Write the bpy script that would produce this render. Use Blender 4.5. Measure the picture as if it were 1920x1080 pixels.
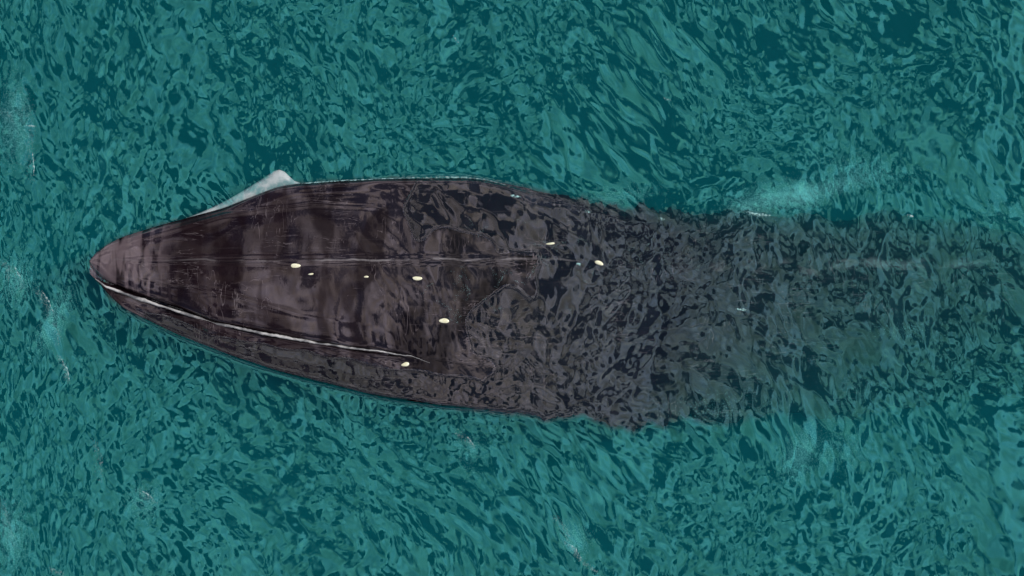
import bpy, bmesh, math, random
import numpy as np

for o in list(bpy.data.objects):
    bpy.data.objects.remove(o, do_unlink=True)
scene = bpy.context.scene
col = scene.collection
rng = np.random.default_rng(11)
random.seed(5)

# ------------------------------------------------------------------ camera
CAM_H = 40.0
PX = 200.0                                # pixels of the 1920 wide photograph per metre at the water
cam_d = bpy.data.cameras.new('camera')
cam_d.sensor_width = 36.0
cam_d.lens = 36.0 * CAM_H / (1920 / PX)
cam_d.clip_start = 0.5
cam_d.clip_end = 2000
cam = bpy.data.objects.new('camera', cam_d)
cam.location = (0, 0, CAM_H)
cam.rotation_euler = (0, 0, 0)
col.objects.link(cam)
scene.camera = cam

# ------------------------------------------------------------------ sky: broken cloud over a blue sky
SUN_EL, SUN_AZ = math.radians(42), math.radians(20)   # azimuth counted from +X towards +Y
world = bpy.data.worlds.new('World')
scene.world = world
world.use_nodes = True
nt = world.node_tree
nt.nodes.clear()
N = nt.nodes.new
out = N('ShaderNodeOutputWorld')
bg = N('ShaderNodeBackground')
bg.inputs['Strength'].default_value = 0.05
sky = N('ShaderNodeTexSky')
sky.sky_type = 'NISHITA'
sky.sun_disc = False
sky.air_density = 0.6
sky.dust_density = 0.3
sky.sun_elevation = SUN_EL
sky.sun_rotation = math.pi / 2 - SUN_AZ
tc = N('ShaderNodeTexCoord')
mp = N('ShaderNodeMapping')
mp.inputs['Location'].default_value = (3.1, 1.7, 0.4)
noi = N('ShaderNodeTexNoise')
noi.inputs['Scale'].default_value = 4.6
noi.inputs['Detail'].default_value = 2.5
noi.inputs['Roughness'].default_value = 0.45
ramp = N('ShaderNodeMapRange')
ramp.interpolation_type = 'SMOOTHSTEP'
ramp.inputs['From Min'].default_value = 0.45
ramp.inputs['From Max'].default_value = 0.513
cl = N('ShaderNodeTexNoise')
cl.inputs['Scale'].default_value = 7.0
cl.inputs['Detail'].default_value = 2
cr = N('ShaderNodeMapRange')
cr.inputs['From Min'].default_value = 0.3
cr.inputs['From Max'].default_value = 0.7
cr.inputs['To Min'].default_value = 5.5
cr.inputs['To Max'].default_value = 17.5
comb = N('ShaderNodeCombineColor')
mix = N('ShaderNodeMix')
mix.data_type = 'RGBA'
L = nt.links.new
L(tc.outputs['Generated'], mp.inputs['Vector'])
L(mp.outputs['Vector'], noi.inputs['Vector'])
L(mp.outputs['Vector'], cl.inputs['Vector'])
L(noi.outputs['Fac'], ramp.inputs['Value'])
L(cl.outputs['Fac'], cr.inputs['Value'])
tintn = N('ShaderNodeTexNoise')
tintn.inputs['Scale'].default_value = 11.0
L(mp.outputs['Vector'], tintn.inputs['Vector'])
for c, (t0, t1) in (('Red', (1.06, 0.94)), ('Green', (1.0, 0.98)), ('Blue', (0.86, 1.14))):
    tr_ = N('ShaderNodeMapRange')
    tr_.inputs['From Min'].default_value = 0.35
    tr_.inputs['From Max'].default_value = 0.65
    tr_.inputs['To Min'].default_value = t0
    tr_.inputs['To Max'].default_value = t1
    mu_ = N('ShaderNodeMath'); mu_.operation = 'MULTIPLY'
    L(tintn.outputs['Fac'], tr_.inputs['Value'])
    L(cr.outputs['Result'], mu_.inputs[0]); L(tr_.outputs['Result'], mu_.inputs[1])
    L(mu_.outputs[0], comb.inputs[c])
L(ramp.outputs['Result'], mix.inputs['Factor'])
L(sky.outputs['Color'], mix.inputs['A'])
L(comb.outputs['Color'], mix.inputs['B'])
L(mix.outputs['Result'], bg.inputs['Color'])
L(bg.outputs['Background'], out.inputs['Surface'])

# ------------------------------------------------------------------ sun
sd = bpy.data.lights.new('sun', 'SUN')
sd.energy = 3.0
sd.angle = math.radians(2.0)
sd.color = (1.0, 0.96, 0.9)
sun = bpy.data.objects.new('sun', sd)
sx, sy, sz = math.cos(SUN_EL) * math.cos(SUN_AZ), math.cos(SUN_EL) * math.sin(SUN_AZ), math.sin(SUN_EL)
from mathutils import Vector
sun.rotation_euler = Vector((sx, sy, sz)).to_track_quat('Z', 'Y').to_euler()
col.objects.link(sun)

# ------------------------------------------------------------------ exposure and renderer
vs = scene.view_settings
vs.view_transform = 'Standard'
vs.look = 'None'
vs.exposure = 0.4
vs.gamma = 1.0
vs.use_curve_mapping = False
cy = scene.cycles
cy.use_denoising = True
cy.use_adaptive_sampling = True
cy.adaptive_threshold = 0.02
cy.max_bounces = 5
cy.diffuse_bounces = 1
cy.glossy_bounces = 2
cy.transparent_max_bounces = 16
cy.volume_bounces = 0
cy.sample_clamp_indirect = 6.0
cy.caustics_reflective = False
cy.caustics_refractive = False


# ------------------------------------------------------------------ helpers
def wx(px, z=0.0):
    return (np.asarray(px, float) - 960) / PX * (CAM_H - z) / CAM_H


def wy(py, z=0.0):
    return (540 - np.asarray(py, float)) / PX * (CAM_H - z) / CAM_H


def tag(o, label=None, cat=None, group=None, kind=None):
    for k, v in (('label', label), ('category', cat), ('group', group), ('kind', kind)):
        if v:
            o[k] = v
    return o


def mesh_obj(name, verts, faces, mat, parent=None, smooth=True):
    me = bpy.data.meshes.new(name)
    verts = np.asarray(verts, dtype=np.float32)
    me.from_pydata(verts.tolist() if len(verts) < 60000 else [tuple(v) for v in verts.tolist()], [], faces)
    me.materials.append(mat)
    if smooth:
        me.polygons.foreach_set('use_smooth', np.ones(len(me.polygons), bool))
    me.update()
    o = bpy.data.objects.new(name, me)
    col.objects.link(o)
    if parent:
        o.parent = parent
    return o


class Mat:
    def __init__(self, name):
        self.m = bpy.data.materials.new(name)
        self.m.use_nodes = True
        self.t = self.m.node_tree
        self.t.nodes.clear()
        self.out = self.t.nodes.new('ShaderNodeOutputMaterial')

    def n(self, kind, **kw):
        nd = self.t.nodes.new('ShaderNode' + kind)
        for k, v in kw.items():
            k2 = k.replace('_', ' ')
            if k2 in nd.inputs:
                nd.inputs[k2].default_value = v
            else:
                setattr(nd, k, v)
        return nd

    def l(self, a, b):
        self.t.links.new(a, b)

    def math(self, op, a, b=None, clamp=False):
        nd = self.t.nodes.new('ShaderNodeMath')
        nd.operation = op
        nd.use_clamp = clamp
        for i, v in enumerate((a, b)):
            if v is None:
                continue
            if isinstance(v, (int, float)):
                nd.inputs[i].default_value = v
            else:
                self.l(v, nd.inputs[i])
        return nd.outputs[0]

    def rng(self, v, a, b, c=0.0, d=1.0, smooth=True):
        nd = self.t.nodes.new('ShaderNodeMapRange')
        if smooth:
            nd.interpolation_type = 'SMOOTHSTEP'
        for k, x in zip(('From Min', 'From Max', 'To Min', 'To Max'), (a, b, c, d)):
            nd.inputs[k].default_value = x
        self.l(v, nd.inputs['Value'])
        return nd.outputs['Result']

    def noise(self, vec, scale, detail=2.0, rough=0.5, dist=0.0, stretch=None, rot=0.0, loc=(0, 0, 0)):
        mp = self.n('Mapping')
        mp.inputs['Rotation'].default_value = (0, 0, rot)
        mp.inputs['Location'].default_value = loc
        mp.inputs['Scale'].default_value = stretch or (1, 1, 1)
        self.l(vec, mp.inputs['Vector'])
        nd = self.n('TexNoise', Scale=scale, Detail=detail, Roughness=rough, Distortion=dist)
        self.l(mp.outputs['Vector'], nd.inputs['Vector'])
        return nd.outputs['Fac']

    def mixc(self, f, a, b):
        nd = self.n('Mix', data_type='RGBA')
        for s, v in (('Factor', f), ('A', a), ('B', b)):
            if isinstance(v, (tuple, float, int)):
                nd.inputs[s].default_value = (*v, 1) if isinstance(v, tuple) else v
            else:
                self.l(v, nd.inputs[s])
        return nd.outputs['Result']


# ------------------------------------------------------------------ the wave field
GX0, GX1, GY0, GY1 = -6.4, 6.4, -4.0, 4.0
STEP = 0.016
nx, ny = int((GX1 - GX0) / STEP) + 1, int((GY1 - GY0) / STEP) + 1
xs = np.linspace(GX0, GX1, nx)
ys = np.linspace(GY0, GY1, ny)
X, Y = np.meshgrid(xs, ys)                                # rows are y


def field(lmin, lmax, power, theta, spread, seed, n=1024, cell=STEP):
    """random band-limited sea, wave vectors around theta; unit rms slope"""
    r = np.random.default_rng(seed)
    k = np.fft.fftfreq(n, cell) * 2 * np.pi
    KX, KY = np.meshgrid(k, k)
    K = np.hypot(KX, KY)
    K[0, 0] = 1e-9
    a = np.where((K > 2 * np.pi / lmax) & (K < 2 * np.pi / lmin), K ** (-power), 0)
    if theta is not None:
        d = np.cos(np.arctan2(KY, KX) - theta)
        a = a * (0.06 + np.abs(d) ** spread)
    s = a * (r.normal(size=a.shape) + 1j * r.normal(size=a.shape))
    h = np.fft.ifft2(s).real
    gx = np.gradient(h, cell, axis=1)
    gy = np.gradient(h, cell, axis=0)
    return h / np.sqrt((gx ** 2 + gy ** 2).mean())


def samp(f, x, y, cell=STEP):
    """bilinear, periodic sampling of a square field"""
    n = f.shape[0]
    u = np.asarray(x) / cell
    v = np.asarray(y) / cell
    i = np.floor(u).astype(int)
    j = np.floor(v).astype(int)
    fu, fv = u - i, v - j
    i0, i1, j0, j1 = i % n, (i + 1) % n, j % n, (j + 1) % n
    return (f[j0, i0] * (1 - fu) * (1 - fv) + f[j0, i1] * fu * (1 - fv) + f[j1, i0] * (1 - fu) * fv + f[j1, i1] * fu * fv)


def blob(x, y, cx, cy, rx, ry, rot=0.0, soft=0.5):
    """1 inside an ellipse given in photo pixels, 0 outside"""
    dx, dy = x - wx(cx), y - wy(cy)
    c, s = math.cos(rot), math.sin(rot)
    u = (dx * c + dy * s) / (rx / PX)
    v = (-dx * s + dy * c) / (ry / PX)
    r = np.sqrt(u * u + v * v)
    return np.clip((1 + soft - r) / (2 * soft), 0, 1) ** 2 * (3 - 2 * np.clip((1 + soft - r) / (2 * soft), 0, 1))


warp1 = field(1.2, 5.0, 2.2, None, 1, 1)
warp2 = field(1.2, 5.0, 2.2, None, 1, 2)
warp1, warp2 = warp1 / warp1.std(), warp2 / warp2.std()
wv1 = field(0.25, 0.9, 2.2, None, 1, 3); wv1 /= wv1.std()
wv2 = field(0.25, 0.9, 2.2, None, 1, 4); wv2 /= wv2.std()
f_diag = field(0.10, 0.55, 2.4, math.radians(30), 2, 5)      # patches that lean like a backslash
f_vert = field(0.09, 0.50, 2.4, math.radians(5), 2, 6)       # patches that stand upright
f_iso = field(0.08, 0.50, 2.6, None, 1, 7)
f_fine = field(0.05, 0.13, 2.0, math.radians(25), 1.5, 8)
f_mid = field(0.6, 2.4, 2.4, math.radians(20), 2, 9)
patch = field(0.7, 3.0, 2.0, None, 1, 10); patch /= patch.std()
patch2 = field(0.8, 3.0, 2.0, None, 1, 12); patch2 /= patch2.std()


def sig(x):
    return 1 / (1 + np.exp(-x))


def height(x, y):
    ax = x + 0.09 * samp(warp1, x, y) + 0.010 * samp(wv1, x, y)
    ay = y + 0.09 * samp(warp2, x, y) + 0.010 * samp(wv2, x, y)
    p, q = samp(patch, x, y), samp(patch2, x, y)
    left = sig(-(x + 2.7) * 2.5 + 0.8 * p)
    mid = sig(1.6 * q - 0.2) * (1 - left)
    rest = 1 - left - mid
    SC = 1.22                                               # finer ripples
    bx_, by_ = ax * SC, ay * SC
    small = (left * samp(f_vert, bx_, by_) + rest * samp(f_diag, bx_, by_) + mid * samp(f_iso, bx_, by_)) / SC
    calm = np.clip(1.05 - 0.22 * sig(2 * p), 0.35, 1.2)
    for a in ((1660, 130, 130, 170, 0.0), (1740, 240, 70, 60, 0.3), (30, 240, 45, 90, 0.0), (100, 610, 40, 70, 0.5), (1880, 900, 80, 170, 0.0), (1640, 650, 60, 50, 0.0), (1090, 1010, 60, 25, -0.9), (1440, 350, 70, 40, 0.1)):
        calm = calm * (1 - (0.3 if a[0] == 1660 else 0.62) * blob(x, y, *a))
    h = 0.105 * small * calm
    h = h + 0.055 * samp(f_fine, ax, ay) * calm * sig(1.5 * q + 0.3)
    h = h + 0.050 * samp(f_mid, x, y)
    return h


DEPTH = -14.0
BIG = 300.0
m = Mat('seabed_sand')
d = m.n('BsdfDiffuse')
geo = m.n('NewGeometry')
nz = m.noise(geo.outputs['Position'], 0.3, 4)
m.l(m.mixc(nz, (0.10, 0.12, 0.10), (0.2, 0.2, 0.16)), d.inputs['Color'])
m.l(d.outputs[0], m.out.inputs['Surface'])
mesh_obj('seabed', [(-BIG, -BIG, DEPTH - .5), (BIG, -BIG, DEPTH - .5), (BIG, BIG, DEPTH - .5), (-BIG, BIG, DEPTH - .5)], [(0, 1, 2, 3)], m.m, smooth=False)['kind'] = 'structure'

# ------------------------------------------------------------------ whale skin
m = Mat('wet_whale_skin')
geo = m.n('NewGeometry')
P = geo.outputs['Position']
sep = m.n('SeparateXYZ'); m.l(P, sep.inputs[0])
px_, py_, pz_ = sep.outputs
tone = m.noise(P, 1.6, 4, 0.6, stretch=(1, 0.6, 1))
fine = m.noise(P, 9, 4, 0.6, stretch=(0.5, 1, 1))
head = m.rng(px_, -2.6, 0.2, 1, 0)
c_head = m.mixc(m.rng(tone, 0.35, 0.65), (0.005, 0.0022, 0.0036), (0.012, 0.0065, 0.0085))
c_body = m.mixc(m.rng(tone, 0.35, 0.65), (0.003, 0.003, 0.004), (0.007, 0.007, 0.008))
c = m.mixc(head, c_body, c_head)
c = m.mixc(m.rng(fine, 0.52, 0.8, 0, 0.4), c, (0.022, 0.018, 0.02))
# faint streaks that run lengthwise
lng = m.noise(P, 4.0, 4, 0.65, 0.2, stretch=(0.35, 7, 1), loc=(0, 3, 0))
c = m.mixc(m.rng(lng, 0.55, 0.75, 0, 0.55), c, (0.032, 0.027, 0.030))
# long pale scratches and rake marks
scr = m.noise(P, 3.2, 3, 0.55, 0.4, stretch=(0.8, 6, 3), rot=0.2)
scr = m.math('ABSOLUTE', m.math('SUBTRACT', scr, 0.5))
scr_m = m.math('MULTIPLY', m.rng(scr, 0.0, 0.012, 1, 0), m.rng(m.noise(P, 2.3, 2, loc=(4, 2, 0)), 0.52, 0.62))
scr2 = m.noise(P, 3.0, 2, 0.5, 0.5, stretch=(5, 0.9, 3), rot=-0.25, loc=(3, 1, 0))
scr2 = m.math('ABSOLUTE', m.math('SUBTRACT', scr2, 0.5))
scr_m2 = m.math('MULTIPLY', m.rng(scr2, 0.0, 0.010, 1, 0), m.rng(m.noise(P, 2.0, 2, loc=(7, 2, 0)), 0.56, 0.64))
c = m.mixc(m.math('MULTIPLY', m.math('MAXIMUM', scr_m, scr_m2), 0.7), c, (0.12, 0.10, 0.11))
# reflection bars painted pale on the snout tip and a thin pale line along the middle ridge
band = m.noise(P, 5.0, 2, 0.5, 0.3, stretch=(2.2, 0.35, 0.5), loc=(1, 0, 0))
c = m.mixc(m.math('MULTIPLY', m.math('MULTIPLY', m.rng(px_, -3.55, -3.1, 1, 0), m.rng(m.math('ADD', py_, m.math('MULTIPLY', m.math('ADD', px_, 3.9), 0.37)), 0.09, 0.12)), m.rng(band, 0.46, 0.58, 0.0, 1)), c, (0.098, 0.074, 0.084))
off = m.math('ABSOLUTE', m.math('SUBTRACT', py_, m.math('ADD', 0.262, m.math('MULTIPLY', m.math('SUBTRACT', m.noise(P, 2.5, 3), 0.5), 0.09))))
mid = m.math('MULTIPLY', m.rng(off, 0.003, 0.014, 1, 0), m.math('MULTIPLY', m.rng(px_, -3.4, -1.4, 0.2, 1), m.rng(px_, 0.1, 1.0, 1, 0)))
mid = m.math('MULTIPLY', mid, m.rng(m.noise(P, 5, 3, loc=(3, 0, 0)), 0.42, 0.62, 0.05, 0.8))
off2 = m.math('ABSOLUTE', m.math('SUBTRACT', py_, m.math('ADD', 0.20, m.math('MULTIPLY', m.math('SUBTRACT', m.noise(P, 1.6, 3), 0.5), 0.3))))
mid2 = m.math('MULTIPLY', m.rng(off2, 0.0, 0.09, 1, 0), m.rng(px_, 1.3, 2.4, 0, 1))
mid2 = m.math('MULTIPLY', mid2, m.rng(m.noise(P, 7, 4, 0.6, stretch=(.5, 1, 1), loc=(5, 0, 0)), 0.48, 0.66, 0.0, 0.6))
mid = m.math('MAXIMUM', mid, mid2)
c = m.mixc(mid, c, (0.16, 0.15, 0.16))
dif = m.n('BsdfDiffuse')
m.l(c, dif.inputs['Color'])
# fine relief only; the water film running over the skin is in the mesh
film = m.noise(P, 26, 2.0, 0.5, 0.3, stretch=(1.4, 0.8, 0.4))
bp = m.n('Bump', Distance=1.0, Strength=1.0)
m.l(m.math('MULTIPLY', film, 0.0005), bp.inputs['Height'])
gl = m.n('BsdfGlossy', Roughness=0.09)
m.l(m.mixc(m.rng(px_, -1.6, 1.2), (1.0, 0.84, 0.92), (0.85, 0.80, 0.87)), gl.inputs['Color'])
m.l(bp.outputs[0], gl.inputs['Normal'])
fr = m.n('Fresnel', IOR=1.95)
m.l(bp.outputs[0], fr.inputs['Normal'])
# under water the film is gone: the skin hardly mirrors there
bare = m.n('Attribute', attribute_name='bare')
wet = m.math('MULTIPLY', m.math('MULTIPLY', fr.outputs[0], bare.outputs['Fac']), m.rng(pz_, -0.05, 0.01, 0.06, 1))
# the film lies in patches; where it has drained off, the skin hardly mirrors the sky
patchy = m.rng(m.noise(P, 2.0, 3, 0.55, 0.3, stretch=(1.5, 0.65, 0.4), loc=(0.6, 0.2, 0)), 0.43, 0.55, 0.30, 1)
front_dim = m.math('MULTIPLY', m.rng(px_, -3.35, -3.2), m.rng(px_, -2.75, -2.3, 1, 0))  # front of the head dimmed by hand to copy a dark reflection
wet = m.math('MULTIPLY', wet, m.math('MULTIPLY', patchy, m.math('SUBTRACT', 1.0, m.math('MULTIPLY', front_dim, 0.55))))
mx = m.n('MixShader')
m.l(wet, mx.inputs[0]); m.l(dif.outputs[0], mx.inputs[1]); m.l(gl.outputs[0], mx.inputs[2])
m.l(mx.outputs[0], m.out.inputs['Surface'])
SKIN = m.m


def wet_mat(name, c1, c2, scale, spec=1.6, rough=0.15, bump=0.004):
    m = Mat(name)
    geo = m.n('NewGeometry')
    nz = m.noise(geo.outputs['Position'], scale, 4, 0.6)
    b = m.n('BsdfPrincipled', Roughness=rough, IOR=spec)
    m.l(m.mixc(m.rng(nz, 0.35, 0.65), c1, c2), b.inputs['Base Color'])
    bp = m.n('Bump', Distance=1.0, Strength=1.0)
    m.l(m.math('MULTIPLY', nz, bump), bp.inputs['Height'])
    m.l(bp.outputs[0], b.inputs['Normal'])
    m.l(b.outputs[0], m.out.inputs['Surface'])
    return m.m


PALE = wet_mat('pale_lip_skin', (0.12, 0.23, 0.25), (0.36, 0.40, 0.42), 9, spec=1.4, rough=.3)
LIPLINE = wet_mat('lip_edge_skin', (0.10, 0.10, 0.11), (0.48, 0.47, 0.48), 6)
SPOT = wet_mat('pale_yellow_glint', (0.66, 0.64, 0.44), (0.76, 0.75, 0.58), 40, bump=0.0005)
m = Mat('foam_glint_white')
geo = m.n('NewGeometry')
nz = m.noise(geo.outputs['Position'], 45, 3, 0.6)
d = m.n('BsdfDiffuse'); d.inputs['Color'].default_value = (0.40, 0.68, 0.71, 1)
tr = m.n('BsdfTransparent'); mx = m.n('MixShader')
m.l(m.rng(nz, 0.38, 0.72, 0.08, 0.8), mx.inputs[0]); m.l(tr.outputs[0], mx.inputs[1]); m.l(d.outputs[0], mx.inputs[2])
m.l(mx.outputs[0], m.out.inputs['Surface'])
FOAM = m.m


# ------------------------------------------------------------------ whale body: one continuous lofted skin
def curve(pts, x, smooth=6):
    a = np.array(pts, float)
    v = np.interp(x, a[:, 0], a[:, 1])
    if smooth:
        k = np.exp(-0.5 * (np.arange(-3 * smooth, 3 * smooth + 1) / smooth) ** 2)
        k /= k.sum()
        vp = np.concatenate([2 * v[0] - v[3 * smooth:0:-1], v, 2 * v[-1] - v[-2:-3 * smooth - 2:-1]])
        v = np.convolve(vp, k, 'valid')
    return v


SX = np.concatenate([[168], np.arange(172, 1300, 3), np.arange(1300, 2720, 8)]).astype(float)
SU = np.arange(168, 2732, 4).astype(float)


def cv(pts, smooth=4):
    return np.interp(SX, SU, curve(pts, SU, smooth))


yR = cv([(168, 488), (174, 478), (185, 469), (205, 456), (230, 444), (300, 422), (350, 409), (420, 390), (480, 366), (520, 351), (560, 344), (700, 337), (880, 335), (950, 346), (1050, 368), (1150, 384), (1300, 397), (1450, 400), (1700, 408), (1920, 432), (2300, 460), (2732, 490)], 2)
yT = cv([(168, 490), (300, 487), (1050, 487), (1400, 498), (1900, 508), (2732, 512)])
yG = cv([(168, 493), (174, 505), (185, 515), (205, 528), (230, 539), (280, 558), (340, 578), (400, 600), (480, 618), (560, 633), (660, 649), (760, 661), (820, 672), (950, 690), (1200, 690), (1500, 660), (1920, 620), (2732, 528)], 2)
yJ = cv([(168, 496), (174, 512), (185, 531), (205, 554), (230, 577), (330, 626), (430, 665), (520, 695), (600, 715), (700, 740), (830, 760), (1000, 776), (1150, 790), (1250, 795), (1400, 785), (1550, 776), (1700, 764), (1920, 730), (2300, 610), (2732, 535)], 2)
zT = cv([(168, 0.03), (190, 0.06), (230, .10), (300, .14), (450, .17), (600, .17), (800, .145), (950, .11), (1050, .075), (1150, .035), (1230, .01), (1300, -.03), (1500, -.11), (1700, -.19), (1920, -.30), (2300, -1.1), (2732, -1.6)])
zR = cv([(168, 0.01), (230, .03), (300, .05), (800, .05), (900, .02), (960, -.01), (1050, -.08), (1200, -.18), (1500, -.46), (1920, -.72), (2300, -1.35), (2732, -1.68)])
zG = cv([(168, 0.01), (230, .04), (500, .07), (760, .06), (950, .06), (1080, .04), (1200, -.01), (1500, -.19), (1920, -.40), (2300, -1.3), (2732, -1.67)])
zJ = cv([(168, -.02), (190, .02), (230, .035), (600, .045), (830, .045), (950, .02), (1100, -.01), (1250, -.12), (1500, -.46), (1920, -.70), (2300, -1.4), (2732, -1.7)])
groove = cv([(168, 0.0), (185, .6), (230, 1), (600, 1), (720, .6), (800, 0), (2732, 0)])
deep = cv([(168, .05), (230, .25), (400, .6), (800, 1.3), (1200, 1.7), (1600, 1.7), (2000, 1.35), (2400, .8), (2732, .3)])

ridges = [  # (pixel path, height, width)
    ([(225, 488), (1040, 487)], 0.016, 0.016),
    ([(250, 452), (420, 403), (585, 381), (760, 392)], 0.012, 0.014),
    ([(250, 520), (440, 556), (560, 590), (700, 610)], 0.006, 0.020),
]


def spline_closed(P, per):
    """centripetal Catmull-Rom through closed rings; P is stations x points x 2"""
    p0, p1, p2, p3 = np.roll(P, 1, 1), P, np.roll(P, -1, 1), np.roll(P, -2, 1)
    dd = lambda a_, b_: np.maximum(np.linalg.norm(b_ - a_, axis=-1, keepdims=True), 1e-6) ** .5
    d1, d2, d3 = dd(p0, p1), dd(p1, p2), dd(p2, p3)
    m1 = ((p1 - p0) / d1 - (p2 - p0) / (d1 + d2) + (p2 - p1) / d2) * d2
    m2 = ((p2 - p1) / d2 - (p3 - p1) / (d2 + d3) + (p3 - p2) / d3) * d2
    t = (np.arange(per) / per)[None, None, :, None]
    p1, p2, m1, m2 = (v[:, :, None, :] for v in (p1, p2, m1, m2))
    r = (2 * t ** 3 - 3 * t ** 2 + 1) * p1 + (t ** 3 - 2 * t ** 2 + t) * m1 + (-2 * t ** 3 + 3 * t ** 2) * p2 + (t ** 3 - t ** 2) * m2
    return r.reshape(P.shape[0], -1, 2)


# further back the outline is broken up by the ripples it is seen through
lump = np.convolve(rng.normal(size=len(SX) + 60), np.ones(7) / 7 ** .5, 'same')[:len(SX)]
lump2 = np.convolve(rng.normal(size=len(SX) + 60), np.ones(9) / 9 ** .5, 'same')[:len(SX)]
yR = yR + lump * 7.0 * np.clip((SX - 960) / 250, 0, 1)
yJ = yJ + lump2 * 7.0 * np.clip((SX - 900) / 300, 0, 1)
rings = []
for i, x in enumerate(SX):
    R, T, G, J = (float(wy(v[i])) for v in (yR, yT, yG, yJ))
    a, b, g, j, gr, dp = zT[i], zR[i], zG[i], zJ[i], groove[i], deep[i]
    g0 = min(g, a - 0.003)
    e = 0.035 * gr + 0.10 * (1 - gr)                                     # how far the lip stands off the upper jaw
    mg = G - e
    lipz = g0 - 0.012 * gr
    top = a
    sect = [
        (R, b),
        (R + (T - R) * .12, b + (top - b) * .55),
        (R + (T - R) * .40, b + (top - b) * .88),
        (T, top),
        (T + (G - T) * .40, g0 + (top - g0) * .90),
        (T + (G - T) * .80, g0 + (top - g0) * .50),
        (G, g0),
        (G - e * .35, g0 - 0.05 * gr - (g0 - j) * .05 * (1 - gr)),
        (mg - (mg - J) * .02, lipz - (g0 - j) * .12 * (1 - gr)),
        (mg - (mg - J) * .55, lipz - (lipz - j) * (.45 + .25 * gr)),
        (J, j - 0.01),
        (J + (R - J) * .10, j - dp * .42),
        (J + (R - J) * .40, j - dp * .90),
        (J + (R - J) * .70, b - dp * .85),
        (R + (J - R) * .05, b - dp * .35),
    ]
    rings.append(sect)
PER = 16
S = spline_closed(np.array(rings), PER)
V = np.concatenate([np.repeat(wx(SX)[:, None, None], S.shape[1], 1), S], 2)      # stations x around x 3
ns, nr = V.shape[:2]
up = np.zeros((ns, nr), bool); up[:, 4:164] = True
for path, hh, ww in ridges:
    pa = np.array(path, float)
    yc = wy(np.interp(SX, pa[:, 0], pa[:, 1]))
    on = np.clip((SX - pa[0, 0]) / 60, 0, 1) * np.clip((pa[-1, 0] - SX) / 160, 0, 1)
    dz = hh * on[:, None] * np.exp(-0.5 * ((V[:, :, 1] - yc[:, None]) / ww) ** 2)
    V[:, 4:100, 2] += dz[:, 4:100]
# the film of water on the skin: broad upright lobes on the head, the sea's own ripples further back
f_film = field(0.42, 1.3, 2.8, 0.0, 6, 21)
f_rib = field(0.09, 0.20, 2.0, 0.0, 6, 22)
lowz = field(0.5, 1.8, 2.4, None, 1, 23); lowz /= lowz.std()


def wash_over(x, y):
    back = np.clip((x * PX + 960 + 75 * samp(lowz, x, y) + 25 * samp(wv1, x, y) - 800) / 90, 0, 1)
    return np.maximum(back, jaw_side(x, y))


def jaw_side(x, y):
    """1 on the near lower jaw, outside the mouth line"""
    px, py = x * PX + 960, 540 - y * PX
    return np.clip((py - np.interp(px, SX, yG) - 16 - 4 * samp(wv2, x, y)) / 12, 0, 1) * np.clip((px - 215) / 60, 0, 1)


VX, VY = V[:, :, 0], V[:, :, 1]
ii = np.arange(ns * nr).reshape(ns, nr)
from mathutils.bvhtree import BVHTree
v0 = V.reshape(-1, 3); k0 = (CAM_H - v0[:, 2:3]) / CAM_H
f0 = np.stack([ii[:-1], np.roll(ii, -1, 1)[:-1], np.roll(ii, -1, 1)[1:], ii[1:]], -1).reshape(-1, 4).tolist()
bvh0 = BVHTree.FromPolygons(np.concatenate([v0[:, :2] * k0, v0[:, 2:3]], 1).tolist(), f0)
PXv = VX * PX + 960
tb = np.clip((PXv + 60 * samp(lowz, VX, VY) - 620) / 150, 0, 1); tb = tb * tb * (3 - 2 * tb)
tb = np.maximum(tb, jaw_side(VX, VY))
rib = np.clip((330 - PXv) / 60, 0, 1)
film = (1 - tb) * (0.090 * samp(f_film, VX + .02 * samp(wv1, VX, VY), VY) + 0.06 * rib * samp(f_rib, VX, VY)) + tb * height(VX, VY)
film = film * np.clip((PXv - 172) / 40, 0, 1)
V[:, :, 2] += np.where(up, film, 0) * np.interp(np.arange(nr), [4, 16, 150, 164], [0, 1, 1, 0])[None, :]
bv = V.reshape(-1, 3)
# perspective: things above or under the water stay on their photographed outline
kk = (CAM_H - bv[:, 2:3]) / CAM_H
bv = np.concatenate([bv[:, :2] * kk, bv[:, 2:3]], 1)
ii = np.arange(ns * nr).reshape(ns, nr)
f = np.stack([ii[:-1], np.roll(ii, -1, 1)[:-1], np.roll(ii, -1, 1)[1:], ii[1:]], -1).reshape(-1, 4).tolist()
f.append(list(ii[0])); f.append(list(ii[-1][::-1]))

whale = bpy.data.objects.new('whale', None)
whale.location = (0, 0, 0)
col.objects.link(whale)
tag(whale, 'dark baleen whale at the surface with its head pointing left', 'whale')
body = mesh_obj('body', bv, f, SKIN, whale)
at = body.data.attributes.new('bare', 'FLOAT', 'POINT')
at.data.foreach_set('value', np.clip((0.98 - wash_over(bv[:, 0], bv[:, 1])) / 0.12, 0.03, 1).astype(np.float32))
bm = bmesh.new(); bm.from_mesh(body.data)
bmesh.ops.recalc_face_normals(bm, faces=bm.faces)
bm.to_mesh(body.data); bm.free()


def loft(name, sections, mat, parent):
    """skin a list of equal closed rings, ends capped"""
    n = len(sections[0])
    vv = [p for s_ in sections for p in s_]
    ff = []
    for i in range(len(sections) - 1):
        for k in range(n):
            ff.append((i * n + k, i * n + (k + 1) % n, (i + 1) * n + (k + 1) % n, (i + 1) * n + k))
    ff.append(tuple(range(n))[::-1]); ff.append(tuple(range((len(sections) - 1) * n, len(sections) * n)))
    o = mesh_obj(name, vv, ff, mat, parent)
    bm = bmesh.new(); bm.from_mesh(o.data); bmesh.ops.recalc_face_normals(bm, faces=bm.faces); bm.to_mesh(o.data); bm.free()
    return o


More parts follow.
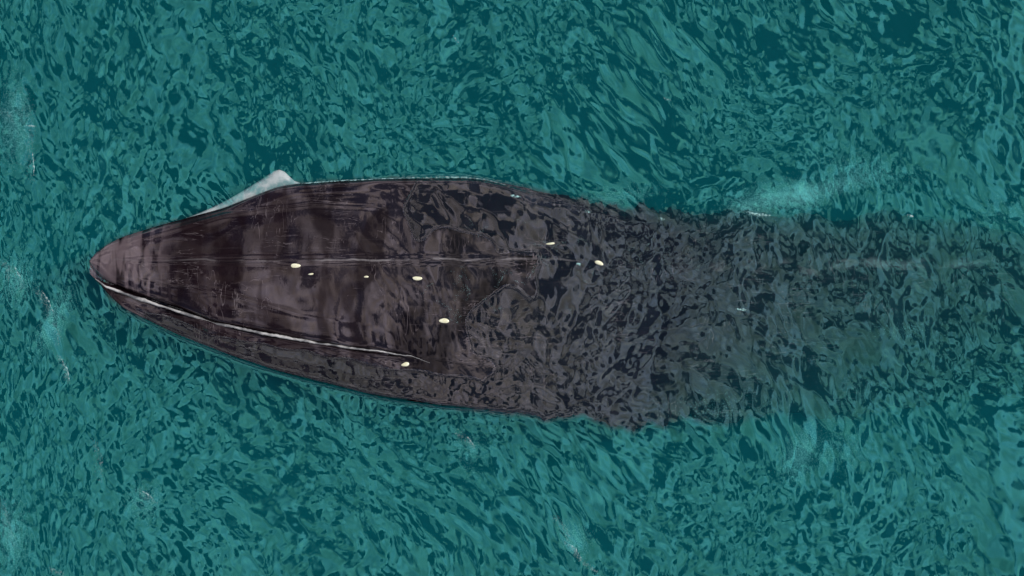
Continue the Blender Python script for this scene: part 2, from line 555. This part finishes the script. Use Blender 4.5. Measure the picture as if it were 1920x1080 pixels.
# tail flukes and flippers lie deep and out of the frame but belong to the animal
def blade(name, root, tip, chord0, chord1, thick, sweep):
    root, tip = np.array(root), np.array(tip)
    secs = []
    for t in np.linspace(0, 1, 14):
        c_ = root + (tip - root) * t + np.array([sweep * t * t, 0, 0])
        ch = (chord0 * (1 - t) + chord1 * t) * (1 - t ** 6) + 0.01
        th = thick * (1 - 0.8 * t) * (1 - t ** 6) + 0.004
        ring = []
        for q in np.linspace(0, 2 * np.pi, 18, endpoint=False):
            ring.append((c_[0] + ch * .5 * math.cos(q), c_[1], c_[2] + th * .5 * math.sin(q)))
        secs.append(ring)
    return loft(name, secs, SKIN, whale)


blade('flipper', (0.9, 0.45, -0.75), (1.6, 0.95, -1.7), 0.42, 0.12, 0.12, 0.5)
blade('flipper', (0.9, -0.95, -0.75), (1.6, -1.45, -1.7), 0.42, 0.12, 0.12, 0.5)
blade('fluke', (8.6, 0.15, -1.68), (9.0, 1.5, -1.66), 0.95, 0.15, 0.16, 0.5)
blade('fluke', (8.6, 0.15, -1.68), (9.0, -1.3, -1.66), 0.95, 0.15, 0.16, 0.5)

# the white lip of the far lower jaw, standing out beyond the upper jaw
o_edge = np.array([(338, 413), (370, 401), (400, 388), (430, 373), (455, 358), (480, 343), (500, 330), (513, 321), (524, 318), (534, 322), (543, 331), (552, 339), (566, 344)], float)
i_edge = np.array([(338, 418), (370, 412), (400, 405), (430, 394), (455, 385), (480, 375), (500, 366), (513, 362), (524, 359), (534, 356), (543, 355), (552, 353), (566, 350)], float)
tt = np.linspace(0, 1, 60)
ss = np.linspace(0, 1, len(o_edge))
secs = []
for t in tt:
    ox, oy = np.interp(t, ss, o_edge[:, 0]), np.interp(t, ss, o_edge[:, 1])
    ix, iy = np.interp(t, ss, i_edge[:, 0]), np.interp(t, ss, i_edge[:, 1])
    w = math.hypot(ox - ix, oy - iy) / PX
    ring = []
    prof = [(0, -.25), (0.0, .0), (.06, .018), (.2, .026 + .06 * w), (.45, .030 + .08 * w), (.7, .026 + .04 * w), (.9, .015), (1, .0), (1, -.25)]
    for u, z in prof:
        x_, y_ = ox + (ix - ox) * u, oy + (iy - oy) * u
        ring.append((float(wx(x_, z)), float(wy(y_, z)), z))
    secs.append(ring)
lip = loft('lip', secs, PALE, whale)
tag(lip, 'white far side of the lower jaw rising to a blunt point')

# pale edge of the near lower lip, a long uneven bead along the mouth
lp_pts = np.array([(178, 522), (200, 538), (240, 552), (280, 567), (340, 586), (400, 606), (440, 614), (480, 623), (560, 637), (620, 647), (660, 653), (720, 660), (770, 667), (806, 680)], float)
t0 = np.concatenate([[0], np.cumsum(np.hypot(*np.diff(lp_pts, axis=0).T))])
tt = np.linspace(0, t0[-1], 220)
lx, ly = np.interp(tt, t0, lp_pts[:, 0]), np.interp(tt, t0, lp_pts[:, 1])
wob = np.convolve(rng.normal(size=260), np.ones(9) / 9, 'same')[:220]
wid = np.convolve(rng.normal(size=260), np.ones(5) / 5, 'same')[:220]
ly = ly + wob * 1.6
secs = []
for i in range(220):
    u = i / 219
    r = (0.007 + 0.007 * min(1, u * 8) * (1 - u) ** .4) * (1 + 0.35 * wid[i]) * (1 - u ** 8) + 0.001
    zz = 0.052 + 0.012 * u
    ring = []
    for q in np.linspace(0, 2 * np.pi, 10, endpoint=False):
        z = zz + r * 1.2 * math.sin(q)
        ring.append((float(wx(lx[i], z)), float(wy(ly[i], z)) + r * math.cos(q), z))
    secs.append(ring)
lip2 = loft('lip', secs, LIPLINE, whale)
tag(lip2, 'thin white edge along the near lower lip')

# find the skin height under a pixel
bvh = BVHTree.FromPolygons([tuple(v) for v in bv], f)


def skin_at(px, py):
    x, y = float(wx(px)), float(wy(py))
    hit = bvh.ray_cast(Vector((x, y, 3)), Vector((0, 0, -1)))
    return hit[0].z if hit[0] is not None else -9.0


# ------------------------------------------------------------------ the sea: one closed body of water with a real wave surface on top
H = height(X, Y)
edge = np.clip(np.minimum.reduce([X - GX0, GX1 - X, Y - GY0, GY1 - Y]) / 0.6, 0, 1)
H = H * edge
# behind the head the water washes over the back as a thin sheet that follows the body
over = np.full(H.shape, -5.0)
sel = (X > wx(200)) & (X < wx(2000)) & (Y > wy(850)) & (Y < wy(300))
for r_, c_ in zip(*np.nonzero(sel)):
    hit = bvh0.ray_cast(Vector((X[r_, c_], Y[r_, c_], 3)), Vector((0, 0, -1)))
    if hit[0] is not None:
        over[r_, c_] = hit[0].z
wash = wash_over(X, Y)
lift = np.maximum(0, over + 0.014)
for k_ in range(3):                                      # soften the rim of the sheet
    lift = np.maximum(lift, 0.25 * (np.roll(lift, 1, 0) + np.roll(lift, -1, 0) + np.roll(lift, 1, 1) + np.roll(lift, -1, 1)) * (over < -.02) + lift * (over >= -.02))
H = H + wash * lift
near = np.clip(1 - np.maximum(0, -over - 0.02) / 0.55, 0, 1) * (over > -4)  # mask for the painted reflection tint, full where skin lies close below
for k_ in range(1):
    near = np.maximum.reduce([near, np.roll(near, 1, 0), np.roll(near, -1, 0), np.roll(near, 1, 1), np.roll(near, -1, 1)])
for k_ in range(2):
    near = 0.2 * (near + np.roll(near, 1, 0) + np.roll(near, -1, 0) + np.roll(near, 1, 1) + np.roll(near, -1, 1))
m = Mat('sea_water')
geo = m.n('NewGeometry')
tr = m.n('BsdfTransparent')
gl = m.n('BsdfGlossy', Roughness=0.026)
gl.inputs['Color'].default_value = (0.27, 0.92, 0.90, 1)
thin = m.n('Attribute', attribute_name='reflection_tint')
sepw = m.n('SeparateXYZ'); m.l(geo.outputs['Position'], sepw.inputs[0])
sheet = m.mixc(m.rng(sepw.outputs[0], -0.6, 1.8), m.mixc(m.rng(sepw.outputs[0], -1.6, -0.5), (0.30, 0.31, 0.33), (0.48, 0.43, 0.47)), m.mixc(m.rng(sepw.outputs[0], 1.6, 4.2), (0.31, 0.44, 0.54), (0.20, 0.46, 0.52)))  # reflection shades painted along the whale in place of the teal
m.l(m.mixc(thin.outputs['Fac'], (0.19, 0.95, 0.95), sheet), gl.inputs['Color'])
fr = m.n('Fresnel', IOR=2.45)
# seen from below the surface lets the light pass
fac = m.math('MULTIPLY', fr.outputs[0], m.math('SUBTRACT', 1.0, geo.outputs['Backfacing']))
mx = m.n('MixShader')
m.l(fac, mx.inputs[0]); m.l(tr.outputs[0], mx.inputs[1]); m.l(gl.outputs[0], mx.inputs[2])
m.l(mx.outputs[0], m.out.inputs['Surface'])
DENS = 0.72
sc = m.n('VolumeScatter', Density=DENS, Anisotropy=-0.2)
sc.inputs['Color'].default_value = (0.003, 0.22, 0.24, 1)
ab = m.n('VolumeAbsorption', Density=DENS)
ab.inputs['Color'].default_value = (0.0, 0.22, 0.24, 1)
rd = m.n('VolumeAbsorption', Density=1.2)      # red dies out first
rd.inputs['Color'].default_value = (0.0, 1.0, 1.0, 1)
ad0 = m.n('AddShader')
m.l(ab.outputs[0], ad0.inputs[0]); m.l(rd.outputs[0], ad0.inputs[1])
ad = m.n('AddShader')
m.l(sc.outputs[0], ad.inputs[0]); m.l(ad0.outputs[0], ad.inputs[1])
m.l(ad.outputs[0], m.out.inputs['Volume'])
WATER = m.m

verts = np.stack([X.ravel(), Y.ravel(), H.ravel()], 1)
idx = np.arange(nx * ny).reshape(ny, nx)
quads = np.stack([idx[:-1, :-1].ravel(), idx[:-1, 1:].ravel(), idx[1:, 1:].ravel(), idx[1:, :-1].ravel()], 1)
# border loop, its far ring, and the bottom ring
loop = np.concatenate([idx[0, :-1], idx[:-1, -1], idx[-1, :0:-1], idx[:0:-1, 0]])
lp = verts[loop]
nl = len(loop)
s = np.maximum(np.abs(lp[:, 0]) / GX1, np.abs(lp[:, 1]) / GY1)[:, None]
far = np.concatenate([lp[:, :2] / s * (BIG / 4), np.zeros((nl, 1))], 1)
bot = far.copy(); bot[:, 2] = DEPTH
base = len(verts)
verts = np.concatenate([verts, far, bot, [[0, 0, DEPTH]]])
fi = base + np.arange(nl); bi = fi + nl; ci = base + 2 * nl
nx_ = np.roll(np.arange(nl), -1)
ring1 = np.stack([loop, fi, fi[nx_], loop[nx_]], 1)
ring2 = np.stack([fi, bi, bi[nx_], fi[nx_]], 1)
tris = np.stack([bi, np.full(nl, ci), bi[nx_]], 1)
me = bpy.data.meshes.new('sea')
nq = np.concatenate([quads, ring1, ring2])
loops = np.concatenate([nq.ravel(), tris.ravel()]).astype(np.int32)
starts = np.concatenate([np.arange(len(nq)) * 4, len(nq) * 4 + np.arange(nl) * 3]).astype(np.int32)
me.vertices.add(len(verts)); me.vertices.foreach_set('co', verts.astype(np.float32).ravel())
me.loops.add(len(loops)); me.loops.foreach_set('vertex_index', loops)
me.polygons.add(len(starts)); me.polygons.foreach_set('loop_start', starts)
sm = np.zeros(len(starts), bool); sm[:len(quads)] = True
me.update(calc_edges=True)
me.validate()
me.polygons.foreach_set('use_smooth', sm)
at = me.attributes.new('reflection_tint', 'FLOAT', 'POINT')
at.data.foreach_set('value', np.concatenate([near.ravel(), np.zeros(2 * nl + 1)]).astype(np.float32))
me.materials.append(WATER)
sea = bpy.data.objects.new('sea_water', me)
col.objects.link(sea)
tag(sea, 'rippled turquoise sea water all around and over the whale', kind='structure')

def dome(name, px, py, a, b, rot, mat, parent, z0=None, h=0.006):
    z0 = skin_at(px, py) if z0 is None else z0
    vv, ff = [], []
    nseg, nring = 20, 4
    for r_ in range(nring + 1):
        ph = r_ / nring * math.pi / 2
        for q in range(nseg):
            an = q / nseg * 2 * math.pi
            wob_ = 1 + 0.06 * math.sin(2 * an + px) + 0.05 * math.sin(3 * an + py)
            ux, uy = a * math.cos(an) * math.cos(ph) * wob_, b * math.sin(an) * math.cos(ph) * wob_
            vv.append((float(wx(px)) + ux * math.cos(rot) - uy * math.sin(rot), float(wy(py)) + ux * math.sin(rot) + uy * math.cos(rot), z0 - 0.004 + (h + .004) * math.sin(ph)))
    for r_ in range(nring):
        for q in range(nseg):
            ff.append((r_ * nseg + q, r_ * nseg + (q + 1) % nseg, (r_ + 1) * nseg + (q + 1) % nseg, (r_ + 1) * nseg + q))
    return vv, ff


def surf(px, py):
    c_ = int(np.clip(round((float(wx(px)) - GX0) / STEP), 0, nx - 1)); r_ = int(np.clip(round((float(wy(py)) - GY0) / STEP), 0, ny - 1))
    return max(skin_at(px, py), H[r_, c_] + .002)


SPOTS = [(555, 498, 10, 5, 0), (782, 522, 10, 4, 0), (832, 601, 10.5, 5, 0), (760, 683, 8, 4, .1), (585, 514, 5.5, 2, 0.1), (688, 519, 5, 2, 0.1), (1032, 457, 8, 2.2, .1), (1123, 493, 9, 3.6, -.35)]  # cream ovals modelled as solid domes in place of sun glints
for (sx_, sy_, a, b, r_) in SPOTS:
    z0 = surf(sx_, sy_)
    vv, ff = dome('glint_spot', sx_, sy_, a / PX, b / PX, r_, SPOT, whale, z0=z0)
    mesh_obj('glint_spot', vv, ff, SPOT, whale)

# ------------------------------------------------------------------ foam and painted glints: thin flecks and threads lying on the water and the wet back
fv, ff = [], []


def thread(pts, w0, jitter=1.5, seg=4.0, lift=0.003, breakup=0.15):
    pts = np.array(pts, float)
    L_ = np.concatenate([[0], np.cumsum(np.hypot(*np.diff(pts, axis=0).T))])
    n = max(4, int(L_[-1] / seg))
    t = np.linspace(0, L_[-1], n)
    x = np.interp(t, L_, pts[:, 0]) + np.cumsum(rng.normal(size=n)) * jitter * .35
    y = np.interp(t, L_, pts[:, 1]) + np.cumsum(rng.normal(size=n)) * jitter * .35
    w = w0 * np.sin(np.pi * np.clip((np.arange(n) + .5) / n, 0, 1)) ** .5 * (0.6 + 0.8 * rng.random(n))
    w = np.where(rng.random(n) < breakup, w * .15, w)
    prev = None
    for i in range(n):
        j = min(i + 1, n - 1); k = max(i - 1, 0)
        dx, dy = x[j] - x[k], y[j] - y[k]
        d_ = math.hypot(dx, dy) + 1e-6
        ox, oy = -dy / d_ * w[i], dx / d_ * w[i]
        zb = surf(x[i], y[i])
        b0 = len(fv)
        for s_, lz in ((-1, -0.004), (0, lift), (1, -0.004)):
            fv.append((float(wx(x[i] + ox * s_)), float(wy(y[i] + oy * s_)), zb + lz))
        if prev is not None:
            for q in (0, 1):
                ff.append((prev + q, prev + q + 1, b0 + q + 1, b0 + q))
        prev = b0


def flecks(pts, n, spread, r0=.0009, r1=.0022):
    """a drift of tiny flat foam flecks strewn along a path"""
    pts = np.array(pts, float)
    L_ = np.concatenate([[0], np.cumsum(np.hypot(*np.diff(pts, axis=0).T))])
    for k in range(n):
        t = rng.beta(1.6, 1.6) * L_[-1]
        x = np.interp(t, L_, pts[:, 0]) - abs(rng.normal()) * spread * .9 + rng.normal() * spread * .25
        y = np.interp(t, L_, pts[:, 1]) + rng.normal() * spread * .5
        z = surf(x, y) + .003
        r = rng.uniform(r0, r1)
        e = rng.uniform(.5, 1.0)
        an0 = rng.uniform(0, 6.28)
        b0 = len(fv)
        for q in range(6):
            an = q / 6 * 2 * math.pi
            ux, uy = r * math.cos(an), r * e * math.sin(an)
            fv.append((float(wx(x)) + ux * math.cos(an0) - uy * math.sin(an0), float(wy(y)) + ux * math.sin(an0) + uy * math.cos(an0), z))
        fv.append((float(wx(x)), float(wy(y)), z + .002))
        for q in range(6):
            ff.append((b0 + q, b0 + (q + 1) % 6, b0 + 6))


# wave crests on the left and below
CREST = [([(40, 165), (58, 200), (62, 235), (62, 290), (66, 345)], 240, 14), ([(52, 234), (67, 239)], 40, 3), ([(0, 205), (20, 215), (30, 235)], 60, 6),
         ([(5, 490), (18, 500), (22, 525)], 90, 6), ([(25, 500), (42, 520), (46, 545)], 90, 7), ([(72, 540), (90, 562), (104, 595)], 150, 8), ([(100, 600), (114, 622), (112, 650)], 70, 6),
         ([(112, 665), (126, 690), (132, 720)], 110, 5), ([(175, 820), (190, 850), (192, 905)], 90, 6), ([(262, 918), (280, 932), (298, 945)], 80, 6), ([(95, 1065), (125, 1078)], 80, 5),
         ([(2, 930), (15, 960), (32, 1030)], 170, 10), ([(1040, 965), (1062, 990), (1072, 1018)], 90, 6), ([(1060, 1016), (1078, 1030), (1092, 1052)], 120, 4), ([(1090, 1050), (1128, 1078)], 60, 4),
         ([(858, 810), (880, 824), (894, 846)], 90, 7), ([(850, 66), (862, 82)], 24, 1.5), ([(1246, 183), (1258, 188)], 20, 2), ([(1398, 396), (1420, 404), (1442, 405)], 60, 3)]
for pts_, n_, sp_ in CREST:
    flecks(pts_, int(n_ * 5), sp_)
# along the far edge of the back
thread([(556, 345), (640, 339), (700, 336)], 1.7, .3, breakup=0)
thread([(690, 336), (780, 333), (870, 332), (915, 337), (950, 347)], 1.6, .3, breakup=0.05)
thread([(1400, 397), (1420, 404), (1440, 405)], 2.2)
for a in ((967, 368, 10), (1102, 396, 5), (1240, 410, 6), (1390, 580, 12), (1707, 404, 6), (1085, 495, 4)):  # short white dashes painted for small sun glints
    thread([(a[0] - a[2], a[1] - 1), (a[0] + a[2], a[1] + 2)], 2.2, .3, 2, breakup=0)
# hazy wisps of churned water over the middle of the back and a painted pale sheen along the ridge behind it
for k in range(44):
    if k < 26:
        cx_, cy_ = 925 + rng.normal() * 65, 520 + rng.normal() * 50
    else:
        cx_, cy_ = rng.uniform(1000, 1330), 485 + rng.normal() * 26
    an = rng.uniform(-1.3, 1.3)
    ln = rng.uniform(8, 26)
    bend = rng.normal() * .9
    p_ = [(cx_, cy_), (cx_ + ln * math.cos(an), cy_ + ln * math.sin(an)), (cx_ + ln * math.cos(an) + ln * math.cos(an + bend), cy_ + ln * math.sin(an) + ln * math.sin(an + bend))]
    flecks(p_, int(ln * 4.5), rng.uniform(2, 5), .0006, .0017)
for pts_ in ([(76, 545), (90, 562), (101, 588)], [(116, 672), (127, 692), (132, 716)], [(1062, 1018), (1078, 1030), (1090, 1050)], [(54, 236), (66, 238)], [(28, 502), (42, 522)], [(877, 820), (890, 838)], [(266, 922), (282, 934)], [(62, 285), (66, 330)]):  # foam threads that double as painted highlights on the crests
    thread(pts_, 1.5, 1.2, 3, breakup=.1)
foam = mesh_obj('sea_foam_glints', fv, ff, FOAM)
tag(foam, 'thin white foam flecks, threads and painted glints on the waves and whale', kind='stuff')

# ------------------------------------------------------------------ bubbles hanging under the surface beside the whale
iv = np.array([(1, 0, 0), (-1, 0, 0), (0, 1, 0), (0, -1, 0), (0, 0, 1), (0, 0, -1)], float)
itri = np.array([(4, 0, 2), (4, 2, 1), (4, 1, 3), (4, 3, 0), (5, 2, 0), (5, 1, 2), (5, 3, 1), (5, 0, 3)])
bvv, bff = [], []
cnt = 0
PLUMES = [(1450, 370, 70, 26, 420, .22, 0.1), (1500, 365, 26, 26, 180, .15, 0), (1400, 385, 30, 12, 90, .12, 0), (1640, 330, 90, 30, 260, .4, 0), (1500, 860, 26, 48, 200, .3, -.5), (1560, 840, 60, 40, 200, .4, 0), (25, 230, 30, 70, 520, .12, 0), (30, 530, 30, 40, 300, .15, 0), (100, 600, 18, 60, 330, .12, -.5),
          (1080, 1010, 28, 24, 110, .2, -.8), (880, 850, 30, 40, 90, .3, 0), (1330, 770, 60, 30, 160, .35, 0), (20, 1000, 30, 60, 420, .15, 0), (270, 940, 30, 30, 120, .15, 0), (1690, 620, 50, 16, 40, .2, 0), (1880, 400, 50, 30, 90, .3, 0), (1150, 370, 80, 18, 160, .15, .15), (1470, 372, 75, 18, 560, .1, 0.12), (1510, 365, 24, 22, 120, .06, 0), (1560, 350, 80, 16, 300, .15, 0.25), (1500, 850, 24, 44, 260, .15, -.5), (1600, 320, 60, 30, 200, .3, 0)]
for (cx_, cy_, rx, ry, n, dz, rot) in PLUMES:
    for k in range(n * 15):
        u, v = rng.normal(size=2) * .55
        px2, py2 = cx_ + u * rx * math.cos(rot) - v * ry * math.sin(rot), cy_ - (u * rx * math.sin(rot) + v * ry * math.cos(rot))
        z = -0.06 - rng.random() * dz * 1.2
        if skin_at(px2, py2) > z - .02:
            continue
        r_ = rng.uniform(.0009, .002)
        c_ = np.array([float(wx(px2, z)), float(wy(py2, z)), z])
        bvv.append(iv * r_ + c_)
        bff.append(itri + cnt)
        cnt += len(iv)
m = Mat('air_bubble')
d = m.n('BsdfDiffuse'); d.inputs['Color'].default_value = (0.30, 0.74, 0.74, 1)
m.l(d.outputs[0], m.out.inputs['Surface'])
BUB = m.m
bub = mesh_obj('air_bubbles', np.concatenate(bvv), np.concatenate(bff).tolist(), BUB)
tag(bub, 'faint clouds of air bubbles hanging under the water surface', kind='stuff')
